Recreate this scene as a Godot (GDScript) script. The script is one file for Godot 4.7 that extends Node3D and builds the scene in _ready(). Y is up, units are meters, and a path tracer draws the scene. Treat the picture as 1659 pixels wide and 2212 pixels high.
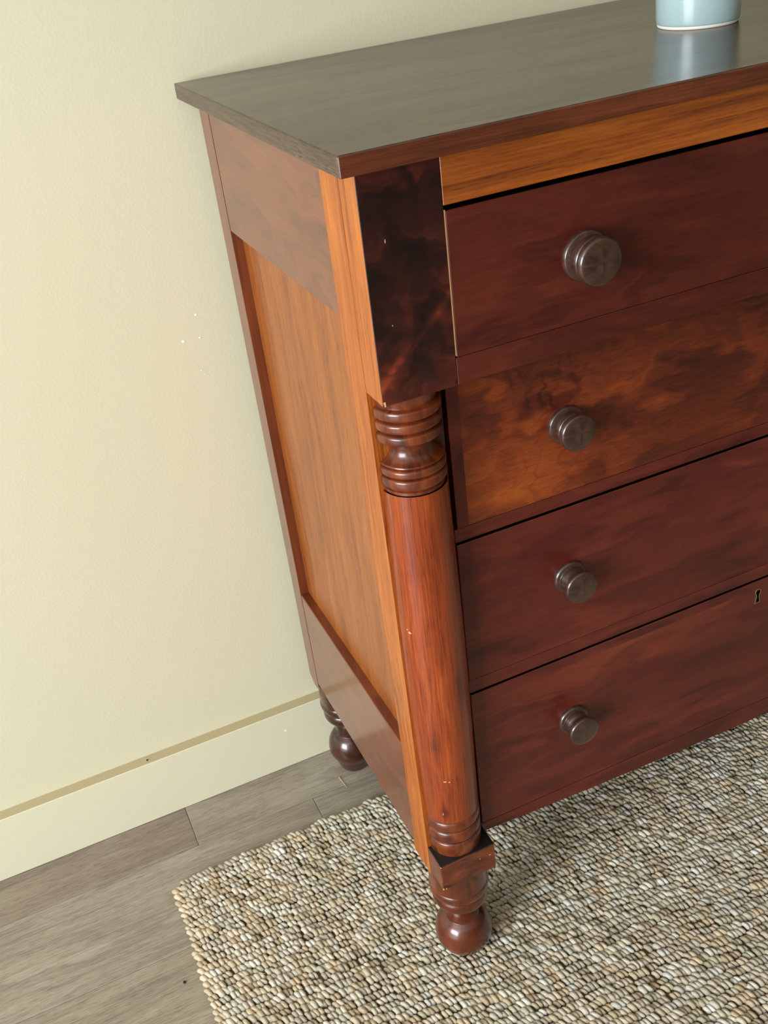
extends Node3D

# ---------------------------------------------------------------- helpers
var used := {}

func numbered(n: String) -> String:
	if not used.has(n):
		used[n] = 0
		return n
	used[n] += 1
	return "%s_%03d" % [n, used[n]]

func put(called: String, mesh: Mesh, mat: Material, parent: Node = null, at := Vector3.ZERO) -> MeshInstance3D:
	var o := MeshInstance3D.new()
	o.mesh = mesh
	o.material_override = mat
	o.position = at
	if parent == null:
		o.name = numbered(called)
		add_child(o, true)
	else:
		var n := called
		var k := 0
		while parent.has_node(NodePath(n)):
			k += 1
			n = "%s_%03d" % [called, k]
		o.name = n
		parent.add_child(o, true)
	return o

func base(called: String, at: Vector3) -> Node3D:
	var o := Node3D.new()
	o.name = numbered(called)
	o.position = at
	add_child(o, true)
	return o

func tag(o: Node, label: String, category := "", group := "", kind := "") -> void:
	if label != "":
		o.set_meta("label", label)
	if category != "":
		o.set_meta("category", category)
	if group != "":
		o.set_meta("group", group)
	if kind != "":
		o.set_meta("kind", kind)

func new_st() -> SurfaceTool:
	var st := SurfaceTool.new()
	st.begin(Mesh.PRIMITIVE_TRIANGLES)
	return st

# how a flat face reads its texture: grain along "x", "y" or "z"; origin, length along and width across the grain in metres
func map_uv(p: Vector3, n: Vector3, m: Dictionary) -> Vector2:
	var q: Vector3 = p - m.o
	var a := 0.0
	var b := 0.0
	var ax := absf(n.x)
	var ay := absf(n.y)
	var az := absf(n.z)
	if az >= ax and az >= ay:
		a = q.x; b = q.y
		if m.g == "y":
			a = q.y; b = q.x
	elif ax >= ay:
		a = q.z; b = q.y
		if m.g == "y":
			a = q.y; b = q.z
	else:
		a = q.x; b = q.z
		if m.g == "z" or m.g == "y":
			a = q.z; b = q.x
	return Vector2(a / m.l, b / m.w)

func tri(st: SurfaceTool, a: Vector3, b: Vector3, c: Vector3, out_dir: Vector3, m: Dictionary) -> void:
	var n := (c - a).cross(b - a)
	if n.length() < 1e-14:
		return
	n = n.normalized()
	if n.dot(out_dir) < 0.0:
		var t := b
		b = c
		c = t
		n = -n
	for p: Vector3 in [a, b, c]:
		st.set_normal(n)
		st.set_uv(map_uv(p, n, m))
		st.add_vertex(p - m.get("sub", Vector3.ZERO))

func quad(st: SurfaceTool, a: Vector3, b: Vector3, c: Vector3, d: Vector3, out_dir: Vector3, m: Dictionary) -> void:
	tri(st, a, b, c, out_dir, m)
	tri(st, a, c, d, out_dir, m)

const M0 := {"g": "x", "o": Vector3.ZERO, "l": 1.0, "w": 1.0}

# a box from lo to hi with chamfered edges
func add_box(st: SurfaceTool, lo: Vector3, hi: Vector3, bevel: float, m: Dictionary) -> void:
	var c := (lo + hi) / 2.0
	var h := (hi - lo) / 2.0
	var b := minf(bevel, minf(h.x, minf(h.y, h.z)) * 0.9)
	for ax in 3:
		var u := (ax + 1) % 3
		var v := (ax + 2) % 3
		for s: float in [-1.0, 1.0]:
			var n := Vector3.ZERO
			n[ax] = s
			var pts := []
			for k: Array in [[-1, -1], [1, -1], [1, 1], [-1, 1]]:
				var p := Vector3.ZERO
				p[ax] = s * h[ax]
				p[u] = k[0] * (h[u] - b)
				p[v] = k[1] * (h[v] - b)
				pts.append(c + p)
			quad(st, pts[0], pts[1], pts[2], pts[3], n, m)
	if b <= 0.0:
		return
	for ax in 3:
		var u := (ax + 1) % 3
		var v := (ax + 2) % 3
		for su: float in [-1.0, 1.0]:
			for sv: float in [-1.0, 1.0]:
				var pts := []
				for k: Array in [[-1, 0], [1, 0], [1, 1], [-1, 1]]:
					var p := Vector3.ZERO
					p[ax] = k[0] * (h[ax] - b)
					p[u] = su * (h[u] - (b if k[1] else 0.0))
					p[v] = sv * (h[v] - (0.0 if k[1] else b))
					pts.append(c + p)
				var n := Vector3.ZERO
				n[u] = su
				n[v] = sv
				quad(st, pts[0], pts[1], pts[2], pts[3], n, m)
	for sx: float in [-1.0, 1.0]:
		for sy: float in [-1.0, 1.0]:
			for sz: float in [-1.0, 1.0]:
				var s := Vector3(sx, sy, sz)
				tri(st, c + s * (h - Vector3(0, b, b)), c + s * (h - Vector3(b, 0, b)), c + s * (h - Vector3(b, b, 0)), s, m)

func box(lo: Vector3, hi: Vector3, bevel: float, m: Dictionary) -> ArrayMesh:
	var st := new_st()
	add_box(st, lo, hi, bevel, m)
	return st.commit()

# a prism: polygon in the plane across axis ax (0: (z, y), 2: (x, y)) from a to b
func add_prism(st: SurfaceTool, poly: PackedVector2Array, ax: int, a: float, b: float, m: Dictionary) -> void:
	var at := func(p: Vector2, k: float) -> Vector3:
		return Vector3(k, p.y, p.x) if ax == 0 else Vector3(p.x, p.y, k)
	var n := Vector3.ZERO
	n[ax] = 1.0
	var idx := Geometry2D.triangulate_polygon(poly)
	for i in range(0, idx.size(), 3):
		tri(st, at.call(poly[idx[i]], a), at.call(poly[idx[i + 1]], a), at.call(poly[idx[i + 2]], a), -n, m)
		tri(st, at.call(poly[idx[i]], b), at.call(poly[idx[i + 1]], b), at.call(poly[idx[i + 2]], b), n, m)
	var ccw := not Geometry2D.is_polygon_clockwise(poly)
	for i in poly.size():
		var p := poly[i]
		var q := poly[(i + 1) % poly.size()]
		var d := (q - p).normalized()
		var o2 := Vector2(d.y, -d.x) * (1.0 if ccw else -1.0)
		var o3: Vector3 = Vector3(0, o2.y, o2.x) if ax == 0 else Vector3(o2.x, o2.y, 0)
		quad(st, at.call(p, a), at.call(q, a), at.call(q, b), at.call(p, b), o3, m)

func prism(poly: PackedVector2Array, ax: int, a: float, b: float, m: Dictionary) -> ArrayMesh:
	var st := new_st()
	add_prism(st, poly, ax, a, b, m)
	return st.commit()

# smooth dense curve through profile points (r, h); a point with z = 1 stays a corner
func smooth_profile(pts: Array, steps: int) -> PackedVector2Array:
	var out := PackedVector2Array()
	for i in pts.size() - 1:
		var p1: Vector3 = pts[i]
		var p2: Vector3 = pts[i + 1]
		var p0: Vector3 = pts[maxi(i - 1, 0)] if p1.z < 0.5 else p1
		var p3: Vector3 = pts[mini(i + 2, pts.size() - 1)] if p2.z < 0.5 else p2
		for k in steps:
			var t := float(k) / steps
			out.append(Vector2(
				0.5 * (2.0 * p1.x + (p2.x - p0.x) * t + (2.0 * p0.x - 5.0 * p1.x + 4.0 * p2.x - p3.x) * t * t + (3.0 * p1.x - p0.x - 3.0 * p2.x + p3.x) * t * t * t),
				0.5 * (2.0 * p1.y + (p2.y - p0.y) * t + (2.0 * p0.y - 5.0 * p1.y + 4.0 * p2.y - p3.y) * t * t + (3.0 * p1.y - p0.y - 3.0 * p2.y + p3.y) * t * t * t)))
	var e: Vector3 = pts[-1]
	out.append(Vector2(e.x, e.y))
	return out

# lathe round y (profile x = radius, y = height), or round z when along_z; arc in radians (half columns)
func lathe(prof: PackedVector2Array, segs: int, along_z := false, from := 0.0, to := TAU) -> ArrayMesh:
	var st := new_st()
	var n := prof.size()
	var run := PackedFloat32Array([0.0])
	for i in range(1, n):
		run.append(run[i - 1] + prof[i].distance_to(prof[i - 1]))
	for i in n:
		var d := prof[mini(i + 1, n - 1)] - prof[maxi(i - 1, 0)]
		var nr := Vector2(d.y, -d.x)
		if nr.length() < 1e-9:
			nr = Vector2(1, 0)
		nr = nr.normalized()
		for k in segs + 1:
			var a := from + (to - from) * k / segs
			var dir := Vector3(sin(a), 0, cos(a))
			var p := dir * prof[i].x + Vector3(0, prof[i].y, 0)
			var nn := dir * nr.x + Vector3(0, nr.y, 0)
			if along_z:
				p = Vector3(p.x, -p.z, p.y)
				nn = Vector3(nn.x, -nn.z, nn.y)
			st.set_normal(nn)
			st.set_uv(Vector2(run[i] / run[n - 1], float(k) / segs))
			st.add_vertex(p)
	var w := segs + 1
	for i in n - 1:
		for k in segs:
			var q := i * w + k
			for j: int in [q, q + w, q + 1, q + 1, q + w, q + w + 1]:
				st.add_index(j)
	return st.commit()

# ---------------------------------------------------------------- textures
func noise(s: int, oct := 2, gain := 0.5) -> FastNoiseLite:
	var f := FastNoiseLite.new()
	f.seed = s
	f.noise_type = FastNoiseLite.TYPE_SIMPLEX
	f.frequency = 1.0
	f.fractal_type = FastNoiseLite.FRACTAL_FBM
	f.fractal_octaves = oct
	f.fractal_gain = gain
	return f

func c8(r: int, g: int, b: int) -> Color:
	return Color(r / 255.0, g / 255.0, b / 255.0)

func lut(stops: Array) -> PackedByteArray:
	var out := PackedByteArray()
	out.resize(256 * 3)
	for i in 256:
		var t := i / 255.0 * (stops.size() - 1)
		var k := mini(int(t), stops.size() - 2)
		var c: Color = stops[k].lerp(stops[k + 1], t - k)
		out[i * 3] = int(c.r * 255.0)
		out[i * 3 + 1] = int(c.g * 255.0)
		out[i * 3 + 2] = int(c.b * 255.0)
	return out

# wood: u along the grain over length l metres, v across over w metres. fig: broad figure, fib: fine fibres, mot: cloudy mottle, pore: dark flecks
func wood(pw: int, ph: int, l: float, w: float, s: int, stops: Array, p: Dictionary, extra: Variant = null) -> ImageTexture:
	var table := lut(stops)
	var fig := noise(s, 3)
	var fib := noise(s + 1, 2)
	var mot := noise(s + 2, 3)
	var por := noise(s + 3, 1)
	var data := PackedByteArray()
	data.resize(pw * ph * 3)
	var fu: float = p.get("fu", 1.6)
	var fv: float = p.get("fv", 26.0)
	var wv: float = p.get("warp", 0.7)
	var af: float = p.get("fig", 0.3)
	var ab: float = p.get("fib", 0.15)
	var am: float = p.get("mot", 0.15)
	var mu: float = p.get("mu", 9.0)
	var mv: float = p.get("mv", 22.0)
	var ap: float = p.get("pore", 0.0)
	var has: bool = extra != null
	var at := 0
	for j in ph:
		var v := (j + 0.5) / ph * w
		for i in pw:
			var u := (i + 0.5) / pw * l
			var m := mot.get_noise_2d(u * mu, v * mv)
			var t := 0.5 + am * m + af * fig.get_noise_2d(u * fu, v * fv + m * wv) + ab * fib.get_noise_2d(u * 7.0, v * 420.0)
			if ap > 0.0:
				var q := por.get_noise_2d(u * 34.0, v * 520.0)
				if q > 0.45:
					t -= ap * (q - 0.45)
			if has:
				t += extra.call(u, v)
			var k := clampi(int(t * 255.0), 0, 255) * 3
			data[at] = table[k]
			data[at + 1] = table[k + 1]
			data[at + 2] = table[k + 2]
			at += 3
	return ImageTexture.create_from_image(Image.create_from_data(pw, ph, false, Image.FORMAT_RGB8, data))

func finish(tex: Texture2D, rough: float, coat := 0.0, coat_rough := 0.15, spec := 0.5, col := Color.WHITE) -> StandardMaterial3D:
	var m := StandardMaterial3D.new()
	m.albedo_color = col
	m.albedo_texture = tex
	m.roughness = rough
	m.metallic_specular = spec
	if coat > 0.0:
		m.clearcoat_enabled = true
		m.clearcoat = coat
		m.clearcoat_roughness = coat_rough
	return m

func plain_mat(col: Color, rough: float, spec := 0.5, coat := 0.0, coat_rough := 0.15) -> StandardMaterial3D:
	return finish(null, rough, coat, coat_rough, spec, col)

func spot(u: float, v: float, cu: float, cv: float, ru: float, rv: float) -> float:
	var d := ((u - cu) / ru) ** 2 + ((v - cv) / rv) ** 2
	return exp(-d)

# ---------------------------------------------------------------- the scene
const H := 1.12            # top of the chest
const XR := 1.028          # width of its case
const ZB := 0.0275         # back of the case
const ZS := 0.485          # front of the posts and lower drawers
const ZF := 0.5258         # front of the top drawer and corner blocks
const XP := 0.079          # width of post and block
const MID := Vector3(0.514, 0, 0.27)

var rng := RandomNumberGenerator.new()

func _ready() -> void:
	rng.seed = 11
	# camera
	var cam := Camera3D.new()
	cam.name = "camera"
	cam.fov = 52.7095
	cam.near = 0.05
	cam.far = 50.0
	cam.transform = Transform3D(Basis(Vector3(0.90782722, -0.11330745, 0.40374641), Vector3(0.30157093, 0.84541475, -0.44082749), Vector3(-0.29138413, 0.52195337, 0.80166075)), Vector3(-0.31007629, 1.30517341, 1.34362933))
	add_child(cam)
	cam.current = true
	# sky and exposure
	var env := Environment.new()
	var sky_mat := ProceduralSkyMaterial.new()
	sky_mat.sky_top_color = Color(0.55, 0.68, 0.86)
	sky_mat.sky_horizon_color = Color(0.86, 0.9, 0.95)
	sky_mat.ground_bottom_color = Color(0.3, 0.32, 0.26)
	sky_mat.ground_horizon_color = Color(0.55, 0.58, 0.5)
	var sky := Sky.new()
	sky.sky_material = sky_mat
	env.background_mode = Environment.BG_SKY
	env.sky = sky
	env.background_energy_multiplier = 1.0
	env.tonemap_mode = Environment.TONE_MAPPER_LINEAR
	env.tonemap_exposure = 1.0
	env.sdfgi_enabled = true
	env.ssao_enabled = true
	env.ssil_enabled = true
	var we := WorldEnvironment.new()
	we.name = "world_environment"
	we.environment = env
	add_child(we)
	# daylight through the window in the left wall
	var day := AreaLight3D.new()
	day.name = "window_daylight"
	day.area_size = Vector2(WZ1 - WZ0 - 0.1, WY1 - WY0 - 0.1)
	day.light_energy = 27.0
	day.light_color = Color(0.96, 0.985, 1.0)
	day.area_range = 12.0
	day.area_attenuation = 2.0
	day.shadow_enabled = true
	day.position = Vector3(WX + 0.01, (WY0 + WY1) / 2.0, (WZ0 + WZ1) / 2.0)
	day.rotation_degrees.y = -90.0
	add_child(day)

	build_room()
	build_rug()
	build_chest()
	build_vase()
	build_bits()

# ---------------------------------------------------------------- room
const WX := -3.4
const WY0 := 0.5
const WY1 := 2.35
const WZ0 := 1.2
const WZ1 := 3.5
const RX := 2.7
const RZ := 4.2
const RY := 2.6

func relief(s: int, freq: float, oct: int) -> NoiseTexture2D:
	var t := NoiseTexture2D.new()
	t.width = 512
	t.height = 512
	t.seamless = true
	var n := FastNoiseLite.new()
	n.seed = s
	n.noise_type = FastNoiseLite.TYPE_SIMPLEX_SMOOTH
	n.frequency = freq
	n.fractal_octaves = oct
	t.noise = n
	return t

func build_room() -> void:
	var paint := plain_mat(c8(209, 204, 178), 0.55, 0.4)
	paint.heightmap_enabled = true
	paint.heightmap_texture = relief(5, 0.035, 3)
	paint.heightmap_scale = 0.009
	paint.uv1_triplanar = true
	paint.uv1_world_triplanar = true
	paint.uv1_scale = Vector3.ONE * 8.0
	var trim_paint := plain_mat(c8(213, 209, 184), 0.35, 0.45)
	var far_paint := plain_mat(c8(126, 112, 92), 0.6, 0.4)  # unseen walls, given a dark tone to cut fill and sheen on the fronts
	var ledge_paint := plain_mat(c8(178, 166, 132), 0.6, 0.4)
	var ceil_paint := plain_mat(c8(235, 233, 225), 0.8, 0.3)

	var o := put("wall_back", box(Vector3(WX - 0.15, -0.1, -0.15), Vector3(RX + 0.15, RY + 0.1, 0.0), 0.0, M0), paint)
	tag(o, "cream painted plaster wall behind the chest", "", "", "structure")
	var chip := plain_mat(c8(240, 240, 236), 0.7)
	for c: Array in [[-0.0781, 0.7974, 0.0042], [-0.054, 0.7963, 0.0030], [-0.0529, 0.829, 0.0032], [-0.0621, 0.7495, 0.0024], [-0.0581, 0.7427, 0.0018], [-0.0608, 0.7171, 0.0012], [-0.051, 0.6887, 0.0012]]:
		put("paint_chip", flake(c[2], c[2] * 0.55), chip, o, Vector3(c[0], c[1], 0.0))
	o = put("wall_right", box(Vector3(RX, -0.1, 0.0), Vector3(RX + 0.15, RY + 0.1, RZ), 0.0, M0), far_paint)
	tag(o, "unseen wall at the right of the room, toned dark to cut fill light", "", "", "structure")
	o = put("wall_front", box(Vector3(WX - 0.15, -0.1, RZ), Vector3(RX + 0.15, RY + 0.1, RZ + 0.15), 0.0, M0), far_paint)
	tag(o, "unseen wall facing the chest, toned dark to cut fill light", "", "", "structure")
	var st := new_st()
	add_box(st, Vector3(WX - 0.15, -0.1, 0.0), Vector3(WX, RY + 0.1, WZ0), 0.0, M0)
	add_box(st, Vector3(WX - 0.15, -0.1, WZ1), Vector3(WX, RY + 0.1, RZ), 0.0, M0)
	add_box(st, Vector3(WX - 0.15, -0.1, WZ0), Vector3(WX, WY0, WZ1), 0.0, M0)
	add_box(st, Vector3(WX - 0.15, WY1, WZ0), Vector3(WX, RY + 0.1, WZ1), 0.0, M0)
	o = put("wall_left", st.commit(), paint)
	tag(o, "cream painted wall with a window opening", "", "", "structure")
	o = put("ceiling", box(Vector3(WX - 0.15, RY, 0.0), Vector3(RX + 0.15, RY + 0.15, RZ + 0.15), 0.0, M0), ceil_paint)
	tag(o, "white ceiling of the room", "", "", "structure")
	# window
	var win := base("window_1", Vector3(WX - 0.06, WY0, (WZ0 + WZ1) / 2.0))
	tag(win, "white framed window in the left wall", "", "", "structure")
	var white := plain_mat(c8(236, 235, 230), 0.4)
	st = new_st()
	var hw := (WZ1 - WZ0) / 2.0
	var hh := WY1 - WY0
	add_box(st, Vector3(-0.03, 0.0, -hw), Vector3(0.03, 0.05, hw), 0.004, M0)
	add_box(st, Vector3(-0.03, hh - 0.05, -hw), Vector3(0.03, hh, hw), 0.004, M0)
	add_box(st, Vector3(-0.03, 0.05, -hw), Vector3(0.03, hh - 0.05, -hw + 0.05), 0.004, M0)
	add_box(st, Vector3(-0.03, 0.05, hw - 0.05), Vector3(0.03, hh - 0.05, hw), 0.004, M0)
	put("window_frame", st.commit(), white, win)
	var glass := plain_mat(Color(0.95, 0.98, 0.97, 0.06), 0.02)
	glass.transparency = BaseMaterial3D.TRANSPARENCY_ALPHA
	put("pane", box(Vector3(-0.003, 0.05, -hw + 0.05), Vector3(0.003, hh - 0.05, hw - 0.05), 0.0, M0), glass, win)
	# skirting board
	var sk := put("baseboard_back", box(Vector3(WX, 0.0, 0.0), Vector3(RX, 0.1227, 0.0193), 0.0012, M0), trim_paint)
	tag(sk, "cream painted flat baseboard along the wall", "", "", "structure")
	put("tan_ledge_top", box(Vector3(WX, 0.1225, 0.0004), Vector3(RX, 0.1233, 0.0186), 0.0, M0), ledge_paint, sk)  # top of the ledge in a darker tan than the board face
	put("paint_chip", flake(0.004, 0.0022), chip, sk, Vector3(-0.0597, 0.0819, 0.0193))
	build_floor()

# a tiny irregular flake lying in the x-y plane, proud by half a millimetre
func flake(rx: float, ry: float) -> ArrayMesh:
	var poly := PackedVector2Array()
	for k in 9:
		var a := TAU * k / 9.0
		var r := rng.randf_range(0.55, 1.1)
		poly.append(Vector2(cos(a) * rx * r * 0.6, sin(a) * ry * r))
	return prism(poly, 2, -0.0003, 0.0005, M0)

func build_floor() -> void:
	var fl := put("floor", box(Vector3(WX, -0.15, 0.0), Vector3(RX, -0.012, RZ), 0.0, M0), plain_mat(c8(70, 62, 52), 0.9))
	tag(fl, "grey-brown oak plank floor", "", "", "structure")
	var mats := []
	var tones := [[c8(114, 103, 92), c8(145, 134, 119), c8(164, 154, 140)], [c8(120, 111, 99), c8(149, 139, 125), c8(168, 160, 148)], [c8(110, 98, 88), c8(138, 125, 111), c8(156, 146, 131)]]
	for k in 3:
		var t := wood(1024, 256, 1.45, 0.18, 300 + 10 * k, tones[k], {"fu": 1.3, "fv": 38.0, "warp": 1.3, "fig": 0.24, "fib": 0.3, "mot": 0.2, "mu": 3.0, "mv": 16.0, "pore": 0.9})
		var m := finish(t, 0.36, 0.0, 0.15, 0.5)
		mats.append(m)
	# rows parallel to the wall; butt joints as in the photograph for the first two rows
	var row := 0
	var z := -0.0705
	while z < RZ:
		var z0 := maxf(z, 0.0)
		var z1 := minf(z + 0.18, RZ)
		var x := WX
		var joint := -0.257 if row == 0 else (-0.0564 if row == 1 else -0.4 + fmod(row * 0.437, 1.2))
		joint -= 1.2 * ceilf((joint - WX) / 1.2) - 1.2
		while x < RX:
			var x1 := minf(joint, RX)
			if x1 - x > 0.01:
				var mp := {"g": "x", "o": Vector3(x - rng.randf() * 0.2, 0, z0), "l": 1.45, "w": 0.18}
				var pick := (row * 2 + int(roundf(joint * 10.0))) % 3
				if row == 0 and absf(joint + 0.257) < 0.01:
					pick = 2
				elif row == 0:
					pick = 1
				put("plank", box(Vector3(x + 0.0003, -0.012, z0 + 0.0003), Vector3(x1 - 0.0003, 0.0, z1 - 0.0003), 0.0007, mp), mats[absi(pick)], fl)
			x = x1
			joint += 1.2
		z += 0.18
		row += 1

# ---------------------------------------------------------------- rug
const RUX := -0.316
const RUZ := 0.172

# one knot of twisted yarn: slanting strands side by side
func knot(s: int) -> ArrayMesh:
	var r := RandomNumberGenerator.new()
	r.seed = s
	var st := new_st()
	var strands := 2
	var first := 0
	for k in strands:
		var off := (k - 0.5) * 0.74 + r.randf_range(-0.06, 0.06)
		var lean := 0.75 + r.randf_range(-0.15, 0.15)
		var len_ := 0.74 + r.randf_range(-0.08, 0.12)
		var rad := 0.42 + r.randf_range(-0.04, 0.05)
		var nu := 9
		var nv := 8
		for i in nu + 1:
			var t := -1.0 + 2.0 * i / nu
			var prof := sqrt(maxf(0.0, 1.0 - pow(absf(t), 2.6)))
			var c := Vector3(off + lean * t * 0.45, 0.34 * (1.0 - t * t) - 0.1, t * len_)
			for j in nv + 1:
				var a := TAU * j / nv
				var rr := rad * prof * (1.0 + 0.09 * sin(a * 3.0 + t * 5.0 + k))
				st.set_smooth_group(0)
				st.set_uv(Vector2(i / float(nu), j / float(nv)))
				st.add_vertex(c + Vector3(cos(a) * rr, sin(a) * rr, 0.0))
		for i in nu:
			for j in nv:
				var q := first + i * (nv + 1) + j
				var w := nv + 1
				for x: int in [q, q + w, q + 1, q + 1, q + w, q + w + 1]:
					st.add_index(x)
		first += (nu + 1) * (nv + 1)
	st.generate_normals()
	return st.commit()

func build_rug() -> void:
	var x1 := 1.25
	var z1 := 1.2
	var rug := base("rug", Vector3((RUX + x1) / 2.0, 0.0, (RUZ + z1) / 2.0))
	tag(rug, "natural jute rug of chunky beige woven loops under the chest", "rug")
	var poly := PackedVector2Array()
	var cr := 0.016
	for k in 7:
		var a := PI / 2.0 * k / 6.0
		poly.append(Vector2(RUX + 0.004 + cr - cr * cos(a), RUZ + 0.004 + cr - cr * sin(a)))
	poly.append(Vector2(x1, RUZ + 0.004))
	poly.append(Vector2(x1, z1))
	poly.append(Vector2(RUX + 0.004, z1))
	var st := new_st()
	var idx := Geometry2D.triangulate_polygon(poly)
	var m := M0.duplicate()
	m.sub = rug.position
	for y: float in [0.0004, 0.0065]:
		for i in range(0, idx.size(), 3):
			var t := []
			for k in 3:
				t.append(Vector3(poly[idx[i + k]].x, y, poly[idx[i + k]].y))
			tri(st, t[0], t[1], t[2], Vector3(0, 1.0 if y > 0.003 else -1.0, 0), m)
	for i in poly.size():
		var p := poly[i]
		var q := poly[(i + 1) % poly.size()]
		var mid := (p + q) / 2.0 - Vector2(0.3, 0.6)
		quad(st, Vector3(p.x, 0.0004, p.y), Vector3(q.x, 0.0004, q.y), Vector3(q.x, 0.0065, q.y), Vector3(p.x, 0.0065, p.y), Vector3(mid.x, 0, mid.y), m)
	put("backing", st.commit(), plain_mat(c8(112, 94, 66), 0.95, 0.2), rug)

	var yarn := plain_mat(Color.WHITE, 0.38, 0.55)
	yarn.vertex_color_use_as_albedo = true
	yarn.heightmap_enabled = true
	yarn.heightmap_texture = relief(77, 0.09, 3)
	yarn.heightmap_scale = 0.06
	yarn.uv1_triplanar = true
	yarn.uv1_scale = Vector3(0.35, 1.2, 0.22)
	var tone := noise(41, 2)
	var cols := [c8(206, 197, 176), c8(194, 183, 158), c8(216, 210, 195), c8(184, 169, 142), c8(198, 180, 151), c8(224, 221, 211), c8(196, 190, 173)]
	var lists := [[], [], []]
	var tints := [[], [], []]
	var pitch := 0.0138
	var nx := int((x1 - RUX) / pitch)
	var nz := int((z1 - RUZ) / 0.0118)
	for i in nx:
		var sx := RUX + 0.006 + i * pitch
		var drift := tone.get_noise_2d(i * 3.7, 5.0) * 0.004
		for j in nz:
			var x := sx + rng.randf_range(-0.0008, 0.0008) + 0.0015 * tone.get_noise_2d(i * 0.3, j * 0.25)
			var z := RUZ + 0.006 + j * 0.0118 + drift + rng.randf_range(-0.0010, 0.0010)
			if x < RUX + cr and z < RUZ + cr and Vector2(x - RUX - cr, z - RUZ - cr).length() > cr - 0.003:
				continue
			var edge := i == 0 or j == 0
			var sc := 0.0086 * rng.randf_range(0.86, 1.2)
			var b := Basis(Vector3.UP, rng.randf_range(-0.17, 0.17) + (0.0 if not edge else 0.2))
			b = b * Basis(Vector3.FORWARD, rng.randf_range(-0.25, 0.25))
			b = b.scaled(Vector3(sc * 1.0, sc * rng.randf_range(0.85, 1.2), sc * (1.05 if not edge else 1.2)))
			var y := 0.0086 + rng.randf_range(-0.0008, 0.0012)
			if edge:
				y -= 0.0012
			var k := rng.randi() % 3
			lists[k].append(Transform3D(b, Vector3(x, y, z) - rug.position))
			var c: Color = cols[rng.randi() % cols.size()]
			c = c.lerp(cols[(rng.randi() % cols.size())], 0.4)
			if tone.get_noise_2d(i * 0.9 + 50.0, j * 0.12) > 0.32:
				c = c.lerp(c8(212, 176, 138), 0.3)
			if i == 0:
				c = c.lerp(c8(226, 200, 160), 0.5)
			var l := c.srgb_to_linear() * rng.randf_range(0.80, 1.08)
			tints[k].append(Color(l.r, l.g, l.b))
	for k in 3:
		var mm := MultiMesh.new()
		mm.transform_format = MultiMesh.TRANSFORM_3D
		mm.use_colors = true
		mm.mesh = knot(500 + k)
		mm.instance_count = lists[k].size()
		for i in lists[k].size():
			mm.set_instance_transform(i, lists[k][i])
			mm.set_instance_color(i, tints[k][i])
		var o := MultiMeshInstance3D.new()
		o.multimesh = mm
		o.material_override = yarn
		o.name = "yarn_loops" if k == 0 else "yarn_loops_%03d" % k
		o.set_meta("kind", "stuff")
		rug.add_child(o, true)
	# loose jute hairs
	st = new_st()
	for h in 1500:
		var p := Vector3(rng.randf_range(RUX + 0.01, 0.85), 0.0125 + rng.randf() * 0.002, rng.randf_range(RUZ + 0.01, 0.95))
		var dir := Vector3(rng.randf_range(-1, 1), rng.randf_range(-0.05, 0.35), rng.randf_range(-1, 1)).normalized()
		var bend := Vector3(rng.randf_range(-1, 1), rng.randf_range(-0.4, 0.2), rng.randf_range(-1, 1)) * 0.6
		var ln := rng.randf_range(0.004, 0.014)
		var prev := p
		for s in 4:
			dir = (dir + bend * 0.3).normalized()
			var q := prev + dir * ln / 4.0
			q.y = maxf(q.y, 0.011)
			var side := dir.cross(Vector3.UP).normalized() * 0.00012
			var up := Vector3.UP * 0.00015
			quad(st, prev - side, q - side, q + up, prev + up, -side, m)
			quad(st, prev + side, q + side, q + up, prev + up, side, m)
			quad(st, prev - side, q - side, q + side, prev + side, -up, m)
			prev = q
	var hairs := put("loose_fibres", st.commit(), plain_mat(c8(205, 180, 138), 0.7, 0.3), rug)
	hairs.set_meta("kind", "stuff")

# ---------------------------------------------------------------- the chest of drawers
func md(g: String, o: Vector3, l: float, w: float) -> Dictionary:
	return {"g": g, "o": o, "l": l, "w": w, "sub": MID}

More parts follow.
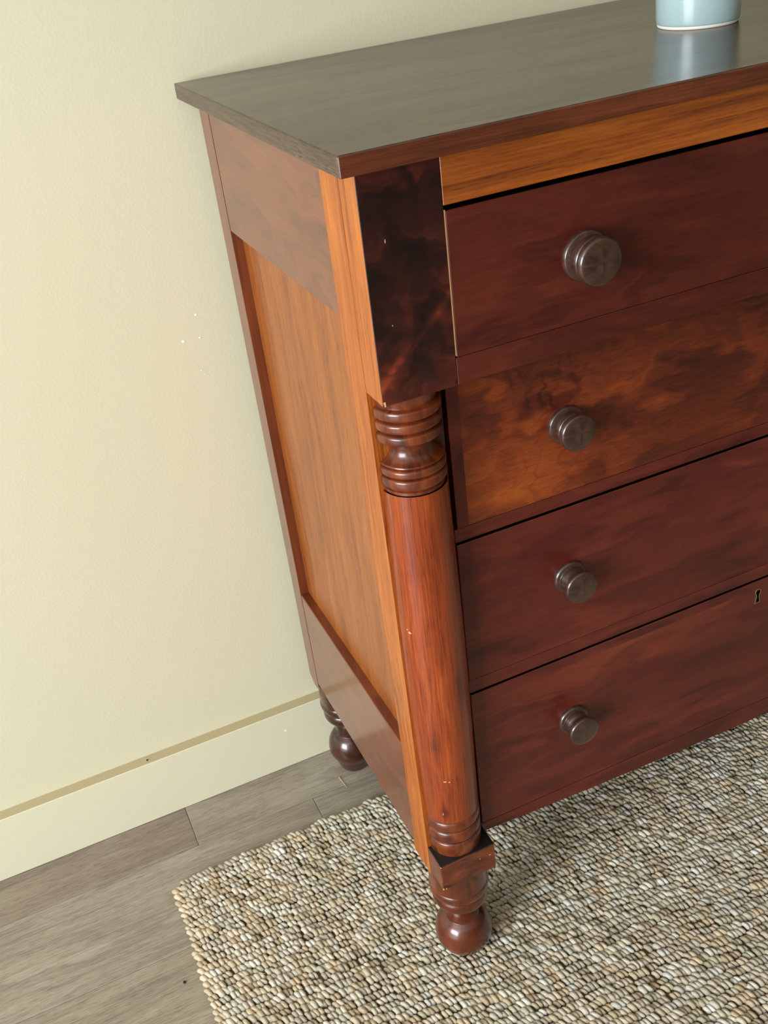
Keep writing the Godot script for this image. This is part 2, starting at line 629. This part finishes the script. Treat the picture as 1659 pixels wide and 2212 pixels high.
func build_chest() -> void:
	var chest := base("chest_of_drawers", MID)
	tag(chest, "antique red-brown chest of drawers with turned half columns, standing partly on the rug", "chest")
	var coat := 0.5
	# --- materials
	var t_panel := wood(768, 448, 0.62, 0.39, 11, [c8(100, 49, 15), c8(132, 70, 23), c8(147, 82, 30), c8(161, 96, 39)],
		{"fu": 0.7, "fv": 34.0, "warp": 0.6, "fig": 0.24, "fib": 0.26, "mot": 0.16, "mu": 2.5, "mv": 14.0, "pore": 0.7},
		func(u: float, v: float) -> float:
			var crack := absf(v - 0.205 - 0.004 * sin(u * 9.0)) 
			return -0.25 * exp(-crack * crack / 0.0000008) * smoothstep(0.05, 0.2, u) * (1.0 - smoothstep(0.36, 0.45, u)))
	var panel_m := finish(t_panel, 0.42, 0.25, 0.2, 0.4)
	var t_rail := wood(512, 256, 0.38, 0.18, 21, [c8(66, 27, 14), c8(96, 44, 24), c8(115, 57, 31), c8(131, 70, 41)],
		{"fu": 2.2, "fv": 18.0, "warp": 1.0, "fig": 0.22, "fib": 0.12, "mot": 0.2, "mu": 5.0, "mv": 14.0, "pore": 0.4})
	var rail_m := finish(t_rail, 0.3, coat, 0.14)
	var t_stile := wood(1024, 96, 0.95, 0.05, 31, [c8(108, 50, 13), c8(150, 76, 21), c8(170, 94, 30), c8(184, 110, 40)],
		{"fu": 1.0, "fv": 55.0, "warp": 0.6, "fig": 0.35, "fib": 0.25, "mot": 0.12, "mu": 4.0, "mv": 20.0, "pore": 0.4})
	var stile_m := finish(t_stile, 0.42, 0.2, 0.25, 0.4)
	var t_maho := []
	for k in 3:
		t_maho.append(wood(1024, 256, 0.87, 0.21, 61 + 7 * k, [c8(45, 13, 9), c8(68, 22, 15), c8(85, 32, 21), c8(107, 47, 26)] if k == 0 else [c8(51, 15, 11), c8(78, 25, 19), c8(97, 36, 25), c8(118, 52, 31)],
			{"fu": 2.0, "fv": 13.0, "warp": 1.0, "fig": 0.24, "fib": 0.08, "mot": 0.2, "mu": 5.0, "mv": 20.0, "pore": 0.3},
			func(u: float, v: float) -> float:
				if k == 2:
					return 0.35 * spot(u, v, 0.16, 0.2, 0.22, 0.035) - 0.22 * spot(u, v, 0.36, 0.13, 0.12, 0.03)
				if k == 1:
					return -0.15 * spot(u, v, 0.4, 0.03, 0.1, 0.03)
				return -0.1 * u))
	var maho := []
	for k in 3:
		maho.append(finish(t_maho[k], 0.4, 0.35, 0.2, 0.4))
	var streak := noise(93, 3)
	var t_d2 := wood(1024, 256, 0.87, 0.19, 91, [c8(54, 18, 11), c8(88, 34, 17), c8(126, 55, 21), c8(164, 84, 30)],
		{"fu": 2.5, "fv": 14.0, "warp": 0.8, "fig": 0.2, "fib": 0.08, "mot": 0.2, "mu": 9.0, "mv": 20.0, "pore": 0.3},
		func(u: float, v: float) -> float:
			var t := 0.45 * spot(u, v, 0.07, 0.04, 0.1, 0.06) - 0.2 * smoothstep(0.2, 0.5, u) * smoothstep(0.04, 0.14, v) - 0.12
			t -= 0.4 * maxf(0.0, streak.get_noise_2d(u * 48.0 + 0.9 * streak.get_noise_2d(u * 9.0, v * 22.0), v * 9.0)) * spot(u, v, 0.12, 0.12, 0.06, 0.12)
			return t)
	var d2_m := finish(t_d2, 0.4, 0.35, 0.2, 0.4)
	var t_burl := wood(256, 512, 0.08, 0.22, 121, [c8(20, 9, 9), c8(44, 17, 14), c8(78, 31, 21), c8(140, 60, 30)],
		{"fu": 11.0, "fv": 20.0, "warp": 0.8, "fig": 0.26, "fib": 0.05, "mot": 0.26, "mu": 18.0, "mv": 16.0},
		func(u: float, v: float) -> float:
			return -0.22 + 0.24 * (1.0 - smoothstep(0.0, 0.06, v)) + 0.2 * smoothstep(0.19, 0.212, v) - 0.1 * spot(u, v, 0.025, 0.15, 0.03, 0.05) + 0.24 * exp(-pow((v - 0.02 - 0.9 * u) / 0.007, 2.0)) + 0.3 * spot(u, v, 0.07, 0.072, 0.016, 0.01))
	var burl_m := finish(t_burl, 0.4, 0.3, 0.16, 0.35)
	var t_frieze := wood(1024, 64, 0.87, 0.05, 131, [c8(88, 38, 10), c8(128, 62, 16), c8(154, 80, 22), c8(174, 98, 32)],
		{"fu": 1.0, "fv": 70.0, "warp": 0.35, "fig": 0.28, "fib": 0.2, "mot": 0.16, "mu": 4.0, "mv": 40.0, "pore": 0.4})
	var frieze_m := finish(t_frieze, 0.38, coat, 0.2)
	var t_top := wood(1024, 512, 1.08, 0.55, 141, [c8(34, 22, 17), c8(54, 37, 27), c8(72, 52, 38), c8(92, 69, 51)],
		{"fu": 1.2, "fv": 26.0, "warp": 0.8, "fig": 0.4, "fib": 0.3, "mot": 0.25, "mu": 3.0, "mv": 18.0, "pore": 1.8})
	var top_m := finish(t_top, 0.24, 0.0, 0.2, 0.47)
	top_m.roughness = 1.0
	top_m.roughness_texture = wood(1024, 512, 1.08, 0.55, 143, [c8(66, 66, 66), c8(61, 61, 61), c8(57, 57, 57), c8(54, 54, 54)], {"fu": 1.2, "fv": 26.0, "fig": 0.4, "fib": 0.3, "mot": 0.25, "mu": 3.0, "mv": 18.0, "pore": 1.0})
	top_m.roughness_texture_channel = BaseMaterial3D.TEXTURE_CHANNEL_RED
	var t_edge := wood(1024, 64, 1.08, 0.03, 151, [c8(48, 20, 10), c8(76, 34, 16), c8(98, 47, 22), c8(114, 60, 30)],
		{"fu": 1.2, "fv": 60.0, "warp": 0.4, "fig": 0.28, "fib": 0.2, "mot": 0.22, "mu": 7.0, "mv": 30.0})
	var edge_m := finish(t_edge, 0.4, 0.4, 0.2)
	var t_shaft := wood(1024, 256, 0.49, 0.115, 161, [c8(86, 30, 11), c8(124, 49, 17), c8(148, 65, 23), c8(174, 88, 34)],
		{"fu": 1.0, "fv": 60.0, "warp": 0.9, "fig": 0.18, "fib": 0.24, "mot": 0.14, "mu": 4.0, "mv": 24.0, "pore": 0.35},
		func(u: float, v: float) -> float:
			return -0.5 * spot(u, v, 0.02, 0.035, 0.01, 0.006) - 0.35 * spot(u, v, 0.14, 0.03, 0.02, 0.006) - 0.25 * spot(u, v, 0.42, 0.05, 0.04, 0.02) - 0.3 * spot(u, v, 0.22, 0.07, 0.03, 0.01))
	var shaft_m := finish(t_shaft, 0.32, 0.4, 0.14, 0.45)
	var t_turn := wood(256, 256, 0.1, 0.11, 171, [c8(48, 18, 9), c8(84, 34, 15), c8(110, 49, 21), c8(134, 65, 29)],
		{"fu": 20.0, "fv": 40.0, "fig": 0.3, "fib": 0.1, "mot": 0.3, "mu": 20.0, "mv": 30.0})
	var turn_m := finish(t_turn, 0.32, 0.45, 0.14, 0.45)
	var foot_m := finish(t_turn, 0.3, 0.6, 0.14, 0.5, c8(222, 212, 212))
	var rear_foot_m := finish(t_turn, 0.3, 0.6, 0.14, 0.5, c8(150, 150, 158))  # darker tint of the turned wood for the rear feet
	var t_knob := wood(128, 128, 0.06, 0.06, 181, [c8(34, 20, 16), c8(50, 30, 24), c8(66, 42, 32), c8(84, 56, 40)],
		{"fu": 40.0, "fv": 60.0, "fig": 0.3, "fib": 0.1, "mot": 0.35, "mu": 40.0, "mv": 60.0})
	var knob_m := finish(t_knob, 0.3, 0.7, 0.16)
	knob_m.uv1_triplanar = true
	knob_m.uv1_scale = Vector3.ONE * 15.0
	var dark_m := plain_mat(c8(24, 15, 10), 0.9, 0.2)
	var gap_shade_m := plain_mat(c8(12, 7, 5), 0.95, 0.1)  # near-black colour for the painted shade in the drawer gaps
	var black_m := plain_mat(c8(20, 18, 18), 0.38, 0.5)
	var gold_m := finish(t_stile, 0.5, 0.2, 0.3, 0.5, c8(120, 92, 40))
	var bare_m := plain_mat(c8(178, 128, 92), 0.6)

	# --- top board: top face and ends dark, front edge its own veneer strip
	var tb := put("top_board", box(Vector3(-0.0205, 1.1016, 0.0105), Vector3(XR + 0.0205, H, 0.5468), 0.0012, md("x", Vector3(-0.0205, 0, 0.0065), 1.08, 0.55)), top_m, chest)
	put("front_edge", box(Vector3(-0.0200, 1.1018, 0.5460), Vector3(XR + 0.0200, 1.1196, 0.5480), 0.0008, md("x", Vector3(-0.0205, 1.1, 0), 1.08, 0.03)), edge_m, tb)

	# --- both sides: stiles, rails, sunk panel
	for side in 2:
		var sx := func(x: float) -> float: return x if side == 0 else XR - x
		var bx := func(x0: float, x1: float, y0: float, y1: float, z0: float, z1: float, b: float, m: Dictionary) -> ArrayMesh:
			var a: float = sx.call(x0)
			var c: float = sx.call(x1)
			return box(Vector3(minf(a, c), y0, z0), Vector3(maxf(a, c), y1, z1), b, m)
		var a0: float = sx.call(0.0)
		var a1: float = sx.call(0.024)
		put("rear_stile", prism(PackedVector2Array([Vector2(ZB, 1.1016), Vector2(0.0672, 1.1016), Vector2(0.0672, 0.181), Vector2(0.045, 0.178), Vector2(ZB, 0.19)]), 0, minf(a0, a1), maxf(a0, a1), md("y", Vector3(0, 0.17, 0.0), 0.95, 0.05)), stile_m if side else rail_m, chest)
		put("front_stile", prism(PackedVector2Array([Vector2(0.4388, 1.1016), Vector2(ZS, 1.1016), Vector2(ZS, 0.182), Vector2(0.4388, 0.179), Vector2(0.4345, 0.1835), Vector2(0.4345, 0.1957), Vector2(0.4388, 0.2)]), 0, minf(a0, a1), maxf(a0, a1), md("y", Vector3(0, 0.17, 0.435), 0.95, 0.05)), stile_m, chest)
		put("top_rail", bx.call(0.0004, 0.024, 0.947, 1.1016, 0.0674, 0.4384, 0.0006, md("z", Vector3(0, 0.94, 0.06), 0.38, 0.18)), rail_m, chest)
		put("bottom_rail", bx.call(0.0004, 0.024, 0.1957, 0.3765, 0.0674, 0.4384, 0.0010, md("z", Vector3(0, 0.19, 0.06), 0.38, 0.18)), rail_m, chest)
		put("side_panel", bx.call(0.0135, 0.022, 0.365, 0.957, 0.058, 0.448, 0.0, md("y", Vector3(0, 0.36, 0.06), 0.62, 0.39)), panel_m, chest)
		# corner post behind the half column, leg square
		put("corner_post", bx.call(0.0245, XP, 0.18, 1.1016, 0.443, ZS, 0.0008, md("y", Vector3(0.0, 0.17, 0.0), 0.95, 0.05)), gold_m, chest)
		put("rear_post", bx.call(0.0245, 0.078, 0.18, 1.1016, ZB, 0.106, 0.0008, md("y", Vector3(0.0, 0.17, 0.0), 0.95, 0.05)), turn_m, chest)
		# corner block in dark burl veneer with a light side
		var cb: MeshInstance3D = put("corner_block", bx.call(0.0002, XP, 0.8834, 1.1016, ZS + 0.0002, ZF - 0.0016, 0.0005, md("y", Vector3(0, 0.17, 0.45), 0.95, 0.05)), stile_m, chest)
		put("burl_veneer", bx.call(0.0004, XP, 0.8832, 1.1016, ZF - 0.0016, ZF, 0.0004, md("x", Vector3(minf(sx.call(0.0), sx.call(XP)), 0.883, 0), 0.08, 0.22)), burl_m, cb)
		# half column: shaft with two turned ends
		var cx: float = sx.call(0.0392)
		var col := put("half_column", lathe(smooth_profile([Vector3(0.0343, 0.2945, 1), Vector3(0.0358, 0.36, 0), Vector3(0.0372, 0.5, 0), Vector3(0.0368, 0.64, 0), Vector3(0.0350, 0.772, 1)], 6), 40, false, -PI / 2, PI / 2), shaft_m, chest, Vector3(cx, 0, ZS) - MID)
		put("upper_turning", lathe(smooth_profile([Vector3(0.0330, 0.7722, 1), Vector3(0.0325, 0.7752, 1), Vector3(0.0340, 0.7776, 1), Vector3(0.0358, 0.7810, 0), Vector3(0.0360, 0.7850, 0), Vector3(0.0350, 0.7890, 0), Vector3(0.0306, 0.7908, 1), Vector3(0.0350, 0.7928, 0), Vector3(0.0358, 0.7962, 0), Vector3(0.0350, 0.7998, 0), Vector3(0.0306, 0.8020, 1), Vector3(0.0345, 0.8036, 1), Vector3(0.0340, 0.8050, 1), Vector3(0.0290, 0.8075, 0), Vector3(0.0250, 0.8115, 0), Vector3(0.0232, 0.8165, 0), Vector3(0.0232, 0.8200, 0), Vector3(0.0245, 0.8240, 1), Vector3(0.0300, 0.8262, 0), Vector3(0.0348, 0.8300, 0), Vector3(0.0357, 0.8345, 0), Vector3(0.0348, 0.8385, 0), Vector3(0.0298, 0.8408, 1), Vector3(0.0350, 0.8432, 0), Vector3(0.0359, 0.8476, 0), Vector3(0.0350, 0.8518, 0), Vector3(0.0298, 0.8540, 1), Vector3(0.0350, 0.8564, 0), Vector3(0.0360, 0.8610, 0), Vector3(0.0350, 0.8655, 0), Vector3(0.0308, 0.8676, 1), Vector3(0.0310, 0.8688, 1), Vector3(0.0340, 0.8832, 1)], 4), 48, false, -PI / 2, PI / 2), turn_m, col)
		put("lower_turning", lathe(smooth_profile([Vector3(0.0345, 0.2330, 1), Vector3(0.0350, 0.2440, 0), Vector3(0.0353, 0.2490, 0), Vector3(0.0345, 0.2540, 0), Vector3(0.0300, 0.2565, 1), Vector3(0.0348, 0.2590, 0), Vector3(0.0360, 0.2660, 0), Vector3(0.0348, 0.2735, 0), Vector3(0.0300, 0.2765, 1), Vector3(0.0346, 0.2790, 0), Vector3(0.0358, 0.2852, 0), Vector3(0.0346, 0.2910, 0), Vector3(0.0305, 0.2938, 1), Vector3(0.0343, 0.2947, 1)], 5), 48, false, -PI / 2, PI / 2), turn_m, col)
		# square plinth with a black top, turned feet
		var pl: MeshInstance3D = put("plinth_block", bx.call(0.0002, 0.0782, 0.188, 0.2318, 0.462, 0.5219, 0.0012, md("x", Vector3(0, 0.18, 0), 0.1, 0.11)), turn_m, chest)
		put("black_top", bx.call(0.0006, 0.0778, 0.2318, 0.2334, ZS + 0.0002, 0.5215, 0.0004, md("x", Vector3.ZERO, 1.0, 1.0)), black_m, pl)
		for back in 2:
			var y0 := 0.0125 if back == 0 else 0.0
			var fm := lathe(smooth_profile([Vector3(0.0, y0, 1), Vector3(0.0235, y0, 1), Vector3(0.0262, y0 + 0.003, 0), Vector3(0.0335, 0.0240, 0), Vector3(0.0386, 0.0355, 0), Vector3(0.0398, 0.0450, 0), Vector3(0.0376, 0.0590, 0), Vector3(0.0318, 0.0700, 0), Vector3(0.0262, 0.0752, 0), Vector3(0.0232, 0.0775, 1), Vector3(0.0228, 0.0820, 1), Vector3(0.0242, 0.0930, 0), Vector3(0.0272, 0.1030, 0), Vector3(0.0300, 0.1085, 1), Vector3(0.0345, 0.1130, 0), Vector3(0.0376, 0.1200, 0), Vector3(0.0372, 0.1280, 0), Vector3(0.0352, 0.1325, 1), Vector3(0.0388, 0.1370, 0), Vector3(0.0408, 0.1430, 0), Vector3(0.0402, 0.1490, 0), Vector3(0.0382, 0.1524, 1), Vector3(0.0392, 0.1512, 1), Vector3(0.0392, 0.1920, 1)], 4), 56)
			put("turned_foot", fm, foot_m if back == 0 else rear_foot_m, chest, Vector3(sx.call(0.0394), 0, 0.4815 if back == 0 else 0.0672) - MID)

	# --- nicks and worn spots that show pale wood
	var nick_m := plain_mat(c8(206, 160, 122), 0.6)
	for q: Array in [[0.0022, 0.886, ZF, 0.0022, 0.0040], [0.0010, 0.1905, 0.5219, 0.0020, 0.0022], [0.0050, 0.1900, 0.5219, 0.0014, 0.0012], [0.0705, 0.2165, 0.5219, 0.0026, 0.0007], [0.0560, 0.2170, 0.5219, 0.0008, 0.0012], [0.0210, 1.0370, ZF, 0.0006, 0.0020], [0.0190, 0.9600, ZF, 0.0006, 0.0007]]:
		put("nick", flake(q[3], q[4]), nick_m, chest, Vector3(q[0], q[1], q[2]) - MID)
	for q: Array in [[-61.0, 0.5965, 0.0369, 0.0040, 0.0016], [-66.0, 0.6000, 0.0369, 0.0014, 0.0012], [-28.0, 0.3700, 0.0360, 0.0040, 0.0010], [-20.0, 0.3690, 0.0360, 0.0020, 0.0008], [-40.0, 0.3120, 0.0347, 0.0008, 0.0026]]:
		var a := deg_to_rad(q[0])
		var e := put("nick", flake(q[3], q[4]), nick_m, chest, Vector3(0.0392 + sin(a) * q[2], q[1], ZS + cos(a) * q[2]) - MID)
		e.rotation.y = a
	for k in 9:
		var a := deg_to_rad(-62.0 + 12.0 * k + rng.randf_range(-4.0, 4.0))
		var h := 0.0085 + rng.randf() * 0.004
		var rr := 0.0248 + (h - 0.003) * 0.40
		var e := put("worn_spot", flake(rng.randf_range(0.0012, 0.0030), rng.randf_range(0.0008, 0.0014)), nick_m, chest, Vector3(0.0394 + sin(a) * rr, h, 0.0672 + cos(a) * rr) - MID)
		e.rotation = Vector3(0.42, a, 0)

	# --- carcass inside and back
	put("carcass", box(Vector3(0.03, 0.236, 0.03), Vector3(XR - 0.03, 1.1, 0.44), 0.0, md("x", Vector3.ZERO, 1, 1)), dark_m, chest)
	put("back_panel", box(Vector3(0.025, 0.2, ZB), Vector3(XR - 0.025, 1.1, 0.0299), 0.0, md("x", Vector3.ZERO, 1, 1)), dark_m, chest)

	# --- frieze, drawers, rails
	put("frieze_rail", box(Vector3(XP + 0.0004, 1.0550, 0.47), Vector3(XR - XP - 0.0004, 1.1016, ZF), 0.0005, md("x", Vector3(XP, 1.0546, 0), 0.87, 0.05)), frieze_m, chest)
	var dr := [
		{"y0": 0.9115, "y1": 1.0502, "z": ZF, "m": maho[0], "ky": 0.9775, "kr": 1.0, "rail": [0.8834, 0.9110]},
		{"y0": 0.6945, "y1": 0.8794, "z": ZS, "m": d2_m, "ky": 0.7800, "kr": 0.9, "rail": [0.6772, 0.6938]},
		{"y0": 0.4785, "y1": 0.6734, "z": ZS, "m": maho[1], "ky": 0.5775, "kr": 0.88, "rail": [0.4592, 0.4778]},
		{"y0": 0.2325, "y1": 0.4555, "z": ZS, "m": maho[2], "ky": 0.3500, "kr": 0.88, "rail": [0.2169, 0.2318]}]
	for i in 4:
		var d: Dictionary = dr[i]
		var gap := 0.0046 if i == 1 else 0.0016
		var x0 := XP + gap
		var face := put("drawer", box(Vector3(x0, d.y0, d.z - 0.022), Vector3(XR - x0, d.y1, d.z), 0.0008, md("x", Vector3(XP, d.y0, 0), 0.87, 0.21)), d.m, chest)
		var texts := ["deep top drawer front of dark plain mahogany", "second drawer front with orange flame figure", "third drawer front of red-brown mahogany", "bottom drawer front with a brass keyhole"]
		tag(face, texts[i])
		for s in 2:
			var kx := 0.2222 if s == 0 else XR - 0.2222
			put("knob", knob_mesh(i, d.kr), knob_m, face, Vector3(kx, d.ky, d.z - 0.0003) - MID)
		put("gap_shade_strip", box(Vector3(x0 + 0.001, d.y1 - 0.0002, d.z - 0.0218), Vector3(XR - x0 - 0.001, d.y1 + 0.0003, d.z - 0.0010), 0.0, md("x", Vector3.ZERO, 1, 1)), gap_shade_m, face)  # black strip paints the shade of the gap onto the drawer top
		if i == 3:
			keyhole(face, Vector3(0.5142, 0.4305, d.z))
		if i == 0:
			for s in 2:
				var ex := XP + 0.0004 if s == 0 else XR - XP - 0.0004 - 0.0010
				put("chipped_edge", box(Vector3(ex, d.y0 + 0.002, d.z - 0.02), Vector3(ex + 0.0010, d.y1 + 0.001, d.z + 0.0001), 0.0, md("y", Vector3.ZERO, 1, 1)), bare_m, face)
		if i == 1:
			# dark banding down the left and right edges
			for s in 2:
				var ex := x0 if s == 0 else XR - x0 - 0.014
				put("banding", box(Vector3(ex, d.y0 + 0.0002, d.z - 0.002), Vector3(ex + 0.014, d.y1 - 0.0002, d.z + 0.0003), 0.0002, md("y", Vector3(XP, d.y0, 0), 0.87, 0.21)), maho[1], face)
		if i < 3:
			put("drawer_rail", box(Vector3(XP + 0.0004, d.rail[0], 0.46), Vector3(XR - XP - 0.0004, d.rail[1], d.z - 0.0002), 0.0006, md("x", Vector3(XP, d.rail[0] - 0.05, 0), 0.87, 0.21)), maho[mini(i, 1)], chest)
		else:
			var pts := PackedVector2Array([Vector2(XP + 0.0004, 0.2318)])
			for q: Array in [[0.0794, 0.2172], [0.178, 0.2118], [0.253, 0.2080], [0.40, 0.2032], [0.514, 0.2010]]:
				pts.append(Vector2(q[0], q[1]))
			for q: Array in [[0.40, 0.2032], [0.253, 0.2080], [0.178, 0.2118], [0.0794, 0.2172]]:
				pts.append(Vector2(XR - q[0], q[1]))
			pts.append(Vector2(XR - XP - 0.0004, 0.2318))
			put("drawer_rail", prism(pts, 2, 0.455, d.z - 0.0002, md("x", Vector3(XP, 0.17, 0), 0.87, 0.21)), maho[1], chest)

func knob_mesh(i: int, k: float) -> ArrayMesh:
	var p := []
	if i == 0 or i == 1:
		p = [Vector3(0.0247, 0.0, 1), Vector3(0.0249, 0.0022, 0), Vector3(0.0240, 0.0050, 0), Vector3(0.0205, 0.0066, 0), Vector3(0.0172, 0.0085, 0), Vector3(0.0178, 0.0103, 1), Vector3(0.0212, 0.0112, 1), Vector3(0.0224, 0.0122, 0), Vector3(0.0226, 0.0150, 0), Vector3(0.0222, 0.0185, 0), Vector3(0.0212, 0.0200, 1), Vector3(0.0218, 0.0212, 1), Vector3(0.0232, 0.0228, 0), Vector3(0.0238, 0.0252, 0), Vector3(0.0230, 0.0280, 0), Vector3(0.0205, 0.0302, 0), Vector3(0.0120, 0.0317, 0), Vector3(0.0, 0.0322, 1)]
	else:
		p = [Vector3(0.0240, 0.0, 1), Vector3(0.0242, 0.0030, 0), Vector3(0.0225, 0.0055, 0), Vector3(0.0190, 0.0070, 1), Vector3(0.0196, 0.0095, 0), Vector3(0.0192, 0.0130, 0), Vector3(0.0175, 0.0170, 0), Vector3(0.0172, 0.0195, 0), Vector3(0.0190, 0.0222, 0), Vector3(0.0222, 0.0246, 0), Vector3(0.0238, 0.0270, 0), Vector3(0.0232, 0.0300, 0), Vector3(0.0205, 0.0320, 0), Vector3(0.0120, 0.0334, 0), Vector3(0.0, 0.0338, 1)]
	var q := []
	for v: Vector3 in p:
		q.append(Vector3(v.x * k, v.y * lerpf(k, 1.0, 0.4), v.z))
	return lathe(smooth_profile(q, 4), 48, true)

func keyhole(face: Node3D, at: Vector3) -> void:
	var outer := PackedVector2Array()
	var inner := PackedVector2Array()
	var steps := 14
	for k in steps + 1:
		var a := -PI * 0.28 + (PI * 1.56) * k / steps
		outer.append(Vector2(cos(a) * 0.0050, 0.0062 + sin(a) * 0.0056))
		inner.append(Vector2(cos(a) * 0.0036, 0.0062 + sin(a) * 0.0041))
	for e: Array in [[outer, 0.0028, 0.0046, 0.0116], [inner, 0.0016, 0.0033, 0.0102]]:
		e[0].append(Vector2(-e[1], -0.001))
		e[0].append(Vector2(-e[2], -e[3]))
		e[0].append(Vector2(e[2], -e[3]))
		e[0].append(Vector2(e[1], -0.001))
	var st := new_st()
	var n := outer.size()
	for k in n:
		var j := (k + 1) % n
		var o0 := Vector3(outer[k].x, outer[k].y, 0.0008)
		var o1 := Vector3(outer[j].x, outer[j].y, 0.0008)
		var i0 := Vector3(inner[k].x, inner[k].y, 0.0008)
		var i1 := Vector3(inner[j].x, inner[j].y, 0.0008)
		var dn := Vector3(0, 0, -0.0012)
		quad(st, o0, o1, i1, i0, Vector3(0, 0, 1), M0)
		var mid := Vector3((o0.x + o1.x) / 2.0, (o0.y + o1.y) / 2.0, 0)
		quad(st, o0, o1, o1 + dn, o0 + dn, mid, M0)
		quad(st, i0, i1, i1 + dn, i0 + dn, -mid, M0)
	var brass := plain_mat(c8(150, 132, 96), 0.45)
	brass.metallic = 0.8
	var e := put("keyhole_escutcheon", st.commit(), brass, face, at - MID)
	tag(e, "small worn brass keyhole liner")
	put("keyhole", prism(inner, 2, -0.0002, 0.0002, M0), plain_mat(c8(10, 7, 5), 0.95, 0.1), face, at - MID)

# ---------------------------------------------------------------- vase
func build_vase() -> void:
	var v := base("vase", Vector3(0.5275, H, 0.2955))
	tag(v, "pale blue glazed ceramic vase standing on top of the chest", "vase")
	var glaze := plain_mat(c8(164, 188, 194), 0.32, 0.5, 0.8, 0.14)
	put("body", lathe(smooth_profile([Vector3(0.0435, 0.0030, 1), Vector3(0.0452, 0.0036, 0), Vector3(0.0462, 0.0060, 0), Vector3(0.0468, 0.0200, 0), Vector3(0.0474, 0.0500, 0), Vector3(0.0478, 0.0900, 0), Vector3(0.0476, 0.1100, 0), Vector3(0.0470, 0.1130, 0), Vector3(0.0452, 0.1130, 0), Vector3(0.0446, 0.1090, 0), Vector3(0.0444, 0.0500, 0), Vector3(0.0430, 0.0120, 0), Vector3(0.0380, 0.0090, 0), Vector3(0.0, 0.0085, 1)], 5), 72), glaze, v)
	put("foot_ring", lathe(smooth_profile([Vector3(0.0, 0.0016, 1), Vector3(0.0380, 0.0012, 1), Vector3(0.0395, 0.0, 1), Vector3(0.0436, 0.0, 1), Vector3(0.0446, 0.0008, 0), Vector3(0.0450, 0.0026, 0), Vector3(0.0448, 0.0038, 1), Vector3(0.0, 0.0038, 1)], 4), 72), plain_mat(c8(236, 232, 222), 0.7), v)

# ---------------------------------------------------------------- small things on floor, ledge and rug
func build_bits() -> void:
	var st := new_st()
	var m := M0
	var p0 := Vector3(0.0, 0.0006, 0.088)
	for s in 5:
		var p1 := p0 + Vector3(0.0006, 0.0002 if s < 2 else -0.0001, 0.006)
		var w := 0.0009 - 0.00012 * s
		var a := Vector3(w, 0, 0)
		var u := Vector3(0, w, 0)
		quad(st, p0 - a, p1 - a, p1 + u, p0 + u, -a, m)
		quad(st, p0 + a, p1 + a, p1 + u, p0 + u, a, m)
		p0 = p1
	var o := put("wood_splinter", st.commit(), plain_mat(c8(206, 164, 122), 0.7))
	tag(o, "tiny pale wood splinter on the floor below the rear foot", "splinter")
	var dark := plain_mat(c8(24, 20, 18), 0.8)
	o = put("crumb", crumb(0.0022), dark, null, Vector3(-0.3411, 0.0, 0.343))
	tag(o, "tiny black crumb on the floor planks left of the rug", "crumb")
	o = put("crumb", crumb(0.0015), dark, null, Vector3(-0.2916, 0.1233, 0.0118))
	tag(o, "tiny black speck on the baseboard ledge", "crumb")
	o = put("crumb", crumb(0.0022), dark, null, Vector3(0.2151, 0.0128, 0.5758))
	tag(o, "tiny black crumb lying on the rug before the chest", "crumb")

func crumb(r: float) -> ArrayMesh:
	var p := []
	for k in 6:
		var a := PI * k / 5.0
		p.append(Vector3(sin(a) * r * rng.randf_range(0.8, 1.1), (1.0 - cos(a)) * r * 0.8, 0))
	p[0].x = 0.0
	p[5].x = 0.0
	return lathe(smooth_profile(p, 2), 9)
